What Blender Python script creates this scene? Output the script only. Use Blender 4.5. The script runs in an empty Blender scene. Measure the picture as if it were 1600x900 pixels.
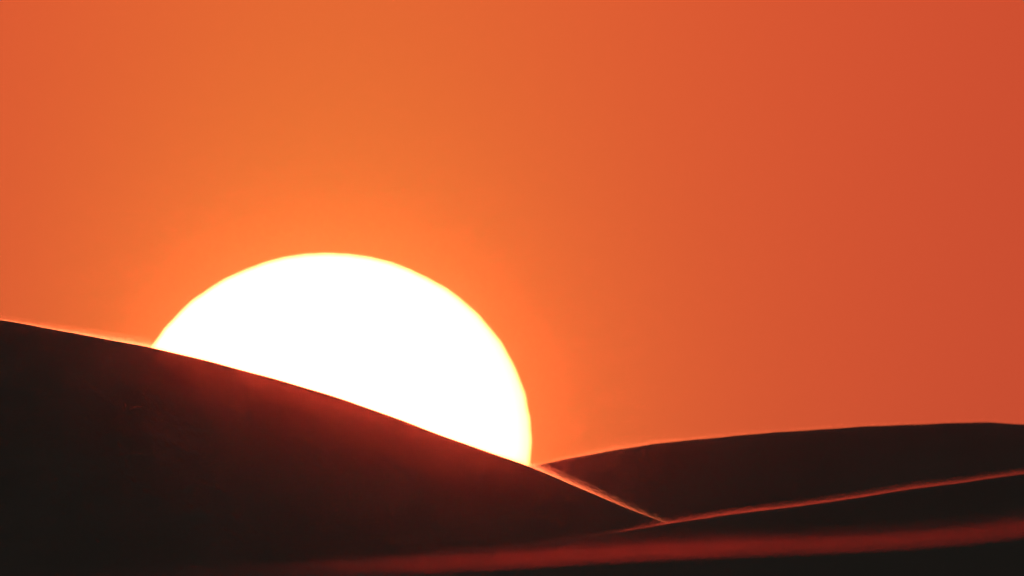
import bpy, math
import numpy as np
from mathutils import Vector

S = bpy.context.scene
COL = S.collection
R = math.radians

# ------------------------------------------------------------------ camera
# A very long lens (about 1500 mm): the half-degree sun fills 40 % of the frame.
F = 68155.0                       # focal length in photo pixels (1600 wide)
SUN_EL = R(1.2)                   # sun's centre above the horizon
SUN_AZ = -288.0 / F               # a little left of the camera's axis
PITCH = SUN_EL + 240.0 / F
EYE = Vector((0.0, 0.0, 2.0))
cd = bpy.data.cameras.new("camera")
cam = bpy.data.objects.new("camera", cd)
COL.objects.link(cam)
cam.location = EYE
cam.rotation_euler = (math.pi / 2 + PITCH, 0, 0)
cd.sensor_width = 36.0
cd.lens = 36.0 * F / 1600.0
cd.clip_start = 1.0
cd.clip_end = 120000.0
cd.dof.use_dof = True
cd.dof.focus_distance = 905.0
cd.dof.aperture_fstop = 11.0
S.camera = cam

# ------------------------------------------------------------------ exposure
S.view_settings.view_transform = 'Standard'
S.view_settings.look = 'None'
S.view_settings.exposure = 0.0
S.view_settings.gamma = 1.0
S.cycles.max_bounces = 6
S.cycles.volume_bounces = 1
S.cycles.transparent_max_bounces = 24
S.cycles.sample_clamp_indirect = 4.0
S.cycles.use_adaptive_sampling = False
S.cycles.use_denoising = True
S.cycles.denoising_input_passes = 'RGB'

# ------------------------------------------------------------------ sky
SUN_DIR = Vector((math.sin(SUN_AZ) * math.cos(SUN_EL), math.cos(SUN_AZ) * math.cos(SUN_EL), math.sin(SUN_EL)))
RIGHT = Vector((math.cos(SUN_AZ), -math.sin(SUN_AZ), 0))
UP = RIGHT.cross(SUN_DIR)
w = bpy.data.worlds.new("World")
S.world = w
w.use_nodes = True
nt = w.node_tree
nt.nodes.clear()
def N(t, **kw):
    n = nt.nodes.new(t)
    for k, v in kw.items():
        setattr(n, k, v)
    return n
def L(a, b):
    nt.links.new(a, b)
def math_node(op, a, b=None):
    n = N('ShaderNodeMath', operation=op)
    for i, v in enumerate((a, b)):
        if v is None:
            continue
        if isinstance(v, (int, float)):
            n.inputs[i].default_value = v
        else:
            L(v, n.inputs[i])
    return n.outputs[0]
sky = N('ShaderNodeTexSky', sky_type='NISHITA', sun_disc=False)
sky.sun_elevation = SUN_EL
sky.sun_rotation = SUN_AZ
sky.altitude = 300
sky.air_density = 2.0
sky.dust_density = 6.0
sky.ozone_density = 1.5
bg_sky = N('ShaderNodeBackground')
bg_sky.inputs['Strength'].default_value = 0.1
L(sky.outputs[0], bg_sky.inputs['Color'])
# the dust aureole round the sun: a tight glow inside a wide one
tc = N('ShaderNodeTexCoord')
sub = N('ShaderNodeVectorMath', operation='SUBTRACT')
L(tc.outputs['Generated'], sub.inputs[0])
sub.inputs[1].default_value = SUN_DIR
def dot(v, axis):
    n = N('ShaderNodeVectorMath', operation='DOT_PRODUCT')
    L(v, n.inputs[0])
    n.inputs[1].default_value = axis
    return n.outputs['Value']
dx = dot(sub.outputs[0], RIGHT)
dy = math_node('MULTIPLY', dot(sub.outputs[0], UP), 0.5)
dz = dot(sub.outputs[0], SUN_DIR)
r2 = math_node('ADD', math_node('ADD', math_node('MULTIPLY', dx, dx), math_node('MULTIPLY', dy, dy)), math_node('MULTIPLY', dz, dz))
r2_round = math_node('ADD', math_node('ADD', math_node('MULTIPLY', dx, dx), math_node('MULTIPLY', math_node('MULTIPLY', dy, dy), 4.0)), math_node('MULTIPLY', dz, dz))
def lobe(width, colour, power=1.0, circular=False):
    f = math_node('POWER', math_node('DIVIDE', 1.0, math_node('ADD', 1.0, math_node('MULTIPLY', r2_round if circular else r2, 1.0 / width ** 2))), power)
    b = N('ShaderNodeBackground')
    b.inputs['Color'].default_value = (*colour, 1)
    L(f, b.inputs['Strength'])
    return b.outputs[0]
def add(a, b):
    n = N('ShaderNodeAddShader')
    L(a, n.inputs[0])
    L(b, n.inputs[1])
    return n.outputs[0]
INNER = add(add(lobe(0.0066, (0.0, 0.11, 0.0)), lobe(0.012, (0.20, 0.0, 0.0))), lobe(0.006, (0.0, 0.15, 0.0), 3.0, True))
OUTER = lobe(0.05, (0.50, 0.061, 0.034))
out = N('ShaderNodeOutputWorld')
L(add(add(bg_sky.outputs[0], INNER), OUTER), out.inputs['Surface'])

# ------------------------------------------------------------------ sun light
ld = bpy.data.lights.new("sun_lamp", 'SUN')
ld.energy = 0.0135
ld.angle = R(0.49)
ld.color = (1.0, 0.18, 0.058)
lamp = bpy.data.objects.new("sun_lamp", ld)
COL.objects.link(lamp)
lamp.location = (0, 0, 60)
lamp.rotation_euler = (-SUN_DIR).to_track_quat('-Z', 'Y').to_euler()

# ------------------------------------------------------------------ helpers
def pchip(x, y, q):
    x, y, q = map(lambda v: np.asarray(v, float), (x, y, q))
    h = np.diff(x); dl = np.diff(y) / h
    m = np.zeros_like(y)
    m[0], m[-1] = dl[0], dl[-1]
    for i in range(1, len(x) - 1):
        if dl[i - 1] * dl[i] > 0:
            w1 = 2 * h[i] + h[i - 1]; w2 = h[i] + 2 * h[i - 1]
            m[i] = (w1 + w2) / (w1 / dl[i - 1] + w2 / dl[i])
    k = np.clip(np.searchsorted(x, q) - 1, 0, len(h) - 1)
    t = (q - x[k]) / h[k]
    t2, t3 = t * t, t ** 3
    return ((2 * t3 - 3 * t2 + 1) * y[k] + (t3 - 2 * t2 + t) * h[k] * m[k]
            + (-2 * t3 + 3 * t2) * y[k + 1] + (t3 - t2) * h[k] * m[k + 1])

def link_mesh(name, verts, faces, mat, kind=None, label=None, smooth=True):
    me = bpy.data.meshes.new(name)
    me.from_pydata([tuple(v) for v in verts], [], faces)
    me.update()
    if smooth:
        me.polygons.foreach_set('use_smooth', [True] * len(me.polygons))
    me.materials.append(mat)
    o = bpy.data.objects.new(name, me)
    COL.objects.link(o)
    if kind:
        o["kind"] = kind
    if label:
        o["label"] = label
    return o

def new_mat(name):
    m = bpy.data.materials.new(name)
    m.use_nodes = True
    m.node_tree.nodes.clear()
    return m, m.node_tree

def sand_material():
    m, t = new_mat("sand")
    n = t.nodes.new; l = t.links.new
    geo = n('ShaderNodeNewGeometry')
    big = n('ShaderNodeTexNoise'); big.inputs['Scale'].default_value = 0.35; big.inputs['Detail'].default_value = 5
    l(geo.outputs['Position'], big.inputs['Vector'])
    ramp = n('ShaderNodeValToRGB')
    ramp.color_ramp.elements[0].position = 0.3; ramp.color_ramp.elements[0].color = (0.24, 0.20, 0.165, 1)
    ramp.color_ramp.elements[1].position = 0.7; ramp.color_ramp.elements[1].color = (0.31, 0.26, 0.215, 1)
    l(big.outputs['Fac'], ramp.inputs['Fac'])
    # wind ripples, about 0.12 m apart, and grains
    mp = n('ShaderNodeMapping'); mp.inputs['Rotation'].default_value = (0, 0, R(25))
    l(geo.outputs['Position'], mp.inputs['Vector'])
    wav = n('ShaderNodeTexWave'); wav.inputs['Scale'].default_value = 2.2; wav.inputs['Distortion'].default_value = 3.0
    wav.inputs['Detail'].default_value = 2
    l(mp.outputs['Vector'], wav.inputs['Vector'])
    gr = n('ShaderNodeTexNoise'); gr.inputs['Scale'].default_value = 60; gr.inputs['Detail'].default_value = 3
    l(geo.outputs['Position'], gr.inputs['Vector'])
    b1 = n('ShaderNodeBump'); b1.inputs['Strength'].default_value = 0.2; b1.inputs['Distance'].default_value = 0.006
    b2 = n('ShaderNodeBump'); b2.inputs['Strength'].default_value = 0.3; b2.inputs['Distance'].default_value = 0.004
    l(wav.outputs['Fac'], b1.inputs['Height']); l(gr.outputs['Fac'], b2.inputs['Height'])
    l(b1.outputs['Normal'], b2.inputs['Normal'])
    p = n('ShaderNodeBsdfPrincipled')
    p.inputs['Roughness'].default_value = 0.9
    p.inputs['Specular IOR Level'].default_value = 0.15
    l(ramp.outputs['Color'], p.inputs['Base Color']); l(b2.outputs['Normal'], p.inputs['Normal'])
    o = n('ShaderNodeOutputMaterial'); l(p.outputs[0], o.inputs['Surface'])
    return m
SAND = sand_material()

# ------------------------------------------------------------------ ground
def ground():
    g = np.concatenate([-np.geomspace(9000, 30, 40), np.linspace(-24, 24, 9), np.geomspace(30, 9000, 40)])
    X, Y = np.meshgrid(g, g)
    Z = -0.35 + 0.25 * np.sin(X * 0.021 + 1.0) * np.cos(Y * 0.017) + 0.1 * np.sin(X * 0.11 + Y * 0.07)
    n = len(g)
    v = np.stack([X.ravel(), Y.ravel(), Z.ravel()], 1)
    f = [(j * n + i, j * n + i + 1, (j + 1) * n + i + 1, (j + 1) * n + i) for j in range(n - 1) for i in range(n - 1)]
    link_mesh("ground", v, f, SAND, "structure")
ground()

# ------------------------------------------------------------------ dunes
def crest(line, dist, slant, left, right, soften=30.0):
    """Crest of a dune. line: surveyed (x, height) in metres along the part in view, left and right: beyond it;
    dist: how far off it stands straight ahead, slant: how fast it comes nearer to the right."""
    pts = list(line)
    pts = list(left) + pts + list(right)
    cx, cz = zip(*pts)
    x0, x1 = pts[len(left)][0], pts[-1 - len(right)][0]
    q = np.concatenate([np.linspace(cx[0], x0, 60)[:-1], np.linspace(x0, x1, 420), np.linspace(x1, cx[-1], 60)[1:]])
    z = pchip(cx, cz, q)
    u = np.linspace(x0, x1, 900)                         # wind leaves no kinks: smooth the crest
    zu = pchip(cx, cz, u)
    k = np.exp(-0.5 * (np.arange(-135, 136) / soften) ** 2); k /= k.sum()
    sm = zu.copy(); sm[135:-135] = np.convolve(zu, k, 'valid')
    fade = np.clip(np.minimum(np.arange(900), np.arange(900)[::-1]) / 150.0 - 0.9, 0, 1)
    inside = (q > x0) & (q < x1)
    z[inside] = np.interp(q[inside], u, zu + (sm - zu) * fade)
    # long, slight swells of a wind-blown crest
    z = z + (0.004 * np.sin(q * 1.9 + dist) + 0.003 * np.sin(q * 4.7 + 0.3 * dist)) * dist / 900 * np.exp(-(q / 60.0) ** 2)
    return q, dist - slant * q, z

def dune(c, label, slip=0.5, back=0.09):
    q, y, z = c
    prof = []                                            # (offset along y as a share of crest height, share of the height lost)
    for s in (1.25, 1.0, 0.8, 0.62, 0.46, 0.32, 0.2, 0.12, 0.06, 0.025, 0.008):
        prof.append((-s / slip * (1 + 0.25 * s * s), min(s, 1.06)))
    prof.append((0.0, 0.0))
    for s in (0.004, 0.015, 0.04, 0.1, 0.2, 0.35, 0.55, 0.8, 1.06):
        prof.append((s / back * (1 - 0.3 * s), s))
    verts, n, m = [], len(q), len(prof)
    for a, b in prof:
        for i in range(n):
            h = max(z[i], 0.0) + 1.0
            wob = 0.05 * h * b * math.sin(q[i] * 0.21 + 3.1 * b) * (1 if a < 0 else 0.5)
            verts.append((q[i], y[i] + a * h + wob, z[i] - b * h))
    faces = [(j * n + i, j * n + i + 1, (j + 1) * n + i + 1, (j + 1) * n + i) for j in range(m - 1) for i in range(n - 1)]
    return link_mesh("sand_dune", verts, faces, SAND, "structure", label)

LEFT = crest([(-11.490, 23.742), (-10.680, 23.591), (-9.332, 23.322), (-7.519, 22.951), (-5.979, 22.547), (-5.311, 22.360), (-4.378, 22.089), (-3.247, 21.696),
             (-2.118, 21.276), (-0.925, 20.790), (0.462, 20.302), (1.319, 19.904), (2.109, 19.547), (3.160, 19.107), (4.078, 18.723), (6.560, 17.776)], 900.0, 0.9,
             [(-170, -0.8), (-110, 12), (-60, 24.2), (-38, 25.3), (-22, 24.6)], [(14, 14.2), (30, 9), (75, -0.8)])
FAR = crest([(-6.169, 29.089), (-2.055, 29.957), (0.616, 30.522), (2.054, 30.824), (4.107, 31.206), (6.158, 31.403), (8.209, 31.579), (10.258, 31.714),
             (12.306, 31.808), (13.943, 31.862), (15.171, 31.877), (16.398, 31.811), (18.443, 31.618)], 1400.0, 0.2,
            [(-140, -0.8), (-60, 18), (-20, 27.5)], [(30, 28), (70, 22), (170, -0.8)], 45.0)
NEAR = crest([(-9.282, 14.297), (-6.180, 14.487), (-3.086, 14.707), (-1.028, 14.901), (0.000, 14.988), (1.027, 15.095), (1.642, 15.184), (2.463, 15.323),
             (3.078, 15.423), (4.102, 15.550), (5.125, 15.667), (6.147, 15.825), (7.169, 15.962), (8.189, 16.100), (9.209, 16.226)], 700.0, 0.3,
             [(-130, -0.8), (-40, 10.5), (-18, 13.6)], [(20, 17.6), (45, 18), (140, -0.8)])
FORE = crest([(-3.306, 6.410), (-2.938, 6.431), (-1.836, 6.473), (-1.175, 6.494), (-0.734, 6.508), (-0.367, 6.526), (0.000, 6.543), (0.367, 6.565),
             (0.734, 6.582), (1.283, 6.607), (1.833, 6.624), (2.199, 6.646), (2.565, 6.674), (2.932, 6.714), (3.297, 6.757)], 250.0, 0.1,
             [(-60, -0.8), (-25, 4.6), (-8, 6.3)], [(6, 7.2), (16, 7.6), (55, -0.8)])
dune(LEFT, "large dark dune at left whose long crest cuts across the white sun")
dune(FAR, "farthest dark dune at right with a low rounded top against the orange sky")
dune(NEAR, "low dark dune in front of the two larger ones, its thin red crest rising to the right")
dune(FORE, "nearest black dune along the bottom, blurred under a soft red glowing band")

# ------------------------------------------------------------------ sun
def sun():
    dist = 32000.0
    ru, rv = 316.0 / F * dist, 291.5 / F * dist
    m, t = new_mat("sun_surface")
    n = t.nodes.new; l = t.links.new
    tc = n('ShaderNodeTexCoord')
    mp = n('ShaderNodeMapping'); mp.inputs['Scale'].default_value = (1 / ru / 1.05, 0, 1 / rv / 1.05)
    mp.inputs['Location'].default_value = (0.035, 0, -0.025)   # thicker air dims and reddens the lower limb
    l(tc.outputs['Object'], mp.inputs['Vector'])
    ln = n('ShaderNodeVectorMath'); ln.operation = 'LENGTH'
    l(mp.outputs['Vector'], ln.inputs[0])
    ramp = n('ShaderNodeValToRGB')                       # limb darkening: the limb is dimmer and redder
    e = ramp.color_ramp.elements
    e[0].position = 0.0; e[0].color = (1, 0.11, 0.058, 1)
    e[1].position = 1.0; e[1].color = (0.6, 0.06, 0.016, 1)
    for pos, c in ((0.84, (1, 0.11, 0.044, 1)), (0.93, (0.95, 0.10, 0.032, 1)), (0.965, (0.85, 0.085, 0.024, 1))):
        ramp.color_ramp.elements.new(pos).color = c
    l(ln.outputs['Value'], ramp.inputs['Fac'])
    em = n('ShaderNodeEmission'); em.inputs['Strength'].default_value = 40.0
    l(ramp.outputs['Color'], em.inputs['Color'])
    tr = n('ShaderNodeBsdfTransparent')                  # a ball of glowing gas lets part of the light through
    mx = n('ShaderNodeMixShader'); mx.inputs[0].default_value = 0.55
    l(tr.outputs[0], mx.inputs[1]); l(em.outputs[0], mx.inputs[2])
    o = n('ShaderNodeOutputMaterial'); l(mx.outputs[0], o.inputs['Surface'])
    nu, rings = 360, 12
    def edge(a):                                         # the warm air steps the limb slightly
        v = math.sin(a)
        return 1 + 0.0009 * math.sin(v * 26 + 1.0) + 0.0014 * math.sin(v * 47 + 2.2 * math.cos(a)) + 0.0007 * math.sin(a * 61)
    verts = [(0, -ru, 0)]
    for j in range(1, 2 * rings):
        th = math.pi * j / (2 * rings)
        rr = math.sin(th)
        for i in range(nu):
            a = 2 * math.pi * i / nu
            k = 1 + (edge(a) - 1) * rr
            verts.append((ru * rr * k * math.cos(a), -ru * math.cos(th), rv * rr * k * math.sin(a)))
    verts.append((0, ru, 0))
    faces = [(0, 1 + i, 1 + (i + 1) % nu) for i in range(nu)]
    for j in range(2 * rings - 2):
        b = 1 + j * nu
        faces += [(b + i, b + nu + i, b + nu + (i + 1) % nu, b + (i + 1) % nu) for i in range(nu)]
    b = 1 + (2 * rings - 2) * nu
    faces += [(b + i, len(verts) - 1, b + (i + 1) % nu) for i in range(nu)]
    s = link_mesh("sun", verts, faces, m, None, "huge white setting sun with a thin yellow rim, half sunk behind the left dune")
    s["category"] = "sun"
    s.location = EYE + SUN_DIR * dist
    s.rotation_euler = (SUN_EL, 0, -SUN_AZ)
sun()

# ------------------------------------------------------------------ rims of light along the crests, added as scattering veils
def volume_mat(name, density, colour, g):
    m, t = new_mat(name)
    p = t.nodes.new('ShaderNodeVolumePrincipled')
    p.inputs['Color'].default_value = (*colour, 1)
    p.inputs['Density'].default_value = density
    p.inputs['Anisotropy'].default_value = g
    o = t.nodes.new('ShaderNodeOutputMaterial')
    t.links.new(p.outputs[0], o.inputs['Volume'])
    return m

def crest_glow(c, x_from, x_to, height, depth, density, g, colour, label, env, beyond=14.0, n=420):
    """A veil of sand streaming off a crest: thick at the sand, thinning upward. env: (share along, share of full strength) pairs."""
    q, y, z = c
    xs = np.linspace(x_from - beyond, x_to + beyond, n)   # it goes on, fading, past the part in view
    ys, zs = np.interp(xs, q, y), np.interp(xs, q, z)
    ex, es = zip(*env)
    ex = [x_from - beyond] + [x_from + (x_to - x_from) * e for e in ex] + [x_to + beyond]
    ev = np.interp(xs, ex, [0.03] + list(es) + [0.03])
    hs = [-0.15, 0.0, 0.025, 0.05, 0.08, 0.12, 0.17, 0.24, 0.34, 0.5, 0.72, 1.0]
    back_edge = [(h, 0.003 + 0.93 * math.exp(-9.0 * max(h, 0)) + 0.07 * math.exp(-4.0 * max(h, 0))) for h in hs]
    sec = len(hs) * 2
    verts = []
    for i in range(n):
        # the rim's height wavers slightly along the crest
        waver = 1 + 0.05 * math.sin(xs[i] * 2.1 / height * 0.12) + 0.03 * math.sin(xs[i] * 5.3 / height * 0.12 + 1.3)
        H, D = height * waver * (0.4 + 0.6 * ev[i]), depth * ev[i]
        for h, d in back_edge:
            verts.append((xs[i], ys[i] + 0.05 + D * d * 1.0 + 0.01, zs[i] + h * H))
        for h, d in reversed(back_edge):
            verts.append((xs[i], ys[i] + 0.05, zs[i] + h * H))
    faces = []
    for i in range(n - 1):
        a, b = i * sec, (i + 1) * sec
        faces += [(a + k, a + (k + 1) % sec, b + (k + 1) % sec, b + k) for k in range(sec)]
    faces.append(tuple(range(sec))[::-1])
    faces.append(tuple((n - 1) * sec + k for k in range(sec)))
    return link_mesh("rim_glow", verts, faces, volume_mat("rim_glow", density, colour, g), "stuff", label, smooth=False)

crest_glow(LEFT, -11.22, 3.59, 0.22, 9.0, 0.70, 0.994, (0.95, 0.93, 0.9), "thin bright veil of sand along the left dune's crest",
          [(0, 0.04), (0.12, 0.35), (0.25, 0.9), (0.7, 1), (0.85, 0.7), (1, 0.25)])
crest_glow(FAR, -0.82, 17.25, 0.34, 9.0, 0.11, 0.990, (0.95, 0.93, 0.9), "faint orange veil of sand along the far dune's crest",
          [(0, 0.5), (0.2, 1), (0.5, 0.4), (1, 0.15)])
crest_glow(NEAR, 0.51, 9.04, 0.11, 9.0, 0.50, 0.990, (0.95, 0.48, 0.62), "thin red veil of sand along the low dune's crest",  # red of the lit rim is put into the veil's colour
          [(0, 0.1), (0.2, 0.8), (0.5, 1), (1, 1)])
crest_glow(FORE, -2.20, 3.26, 0.105, 6.0, 0.50, 0.990, (0.95, 0.24, 0.38), "soft red veil of sand along the nearest dune's crest",  # veil tinted redder still, to colour the glow band
          [(0, 0.02), (0.15, 0.1), (0.32, 0.8), (0.5, 1), (1, 1)])

# ------------------------------------------------------------------ haze
def glow_haze():
    b, z0, z1 = 9200.0, -3.0, 36.0
    v = [(x, y, z) for z in (z0, z1) for y in (-b, b) for x in (-b, b)]
    f = [(0, 2, 3, 1), (4, 5, 7, 6), (0, 1, 5, 4), (2, 6, 7, 3), (0, 4, 6, 2), (1, 3, 7, 5)]
    link_mesh("glow_haze", v, f, volume_mat("glow_haze", 2.3e-5, (0.95, 0.36, 0.45), 0.999), "stuff", smooth=False)  # red-tinted volume added to give the lens glare under the sun
glow_haze()
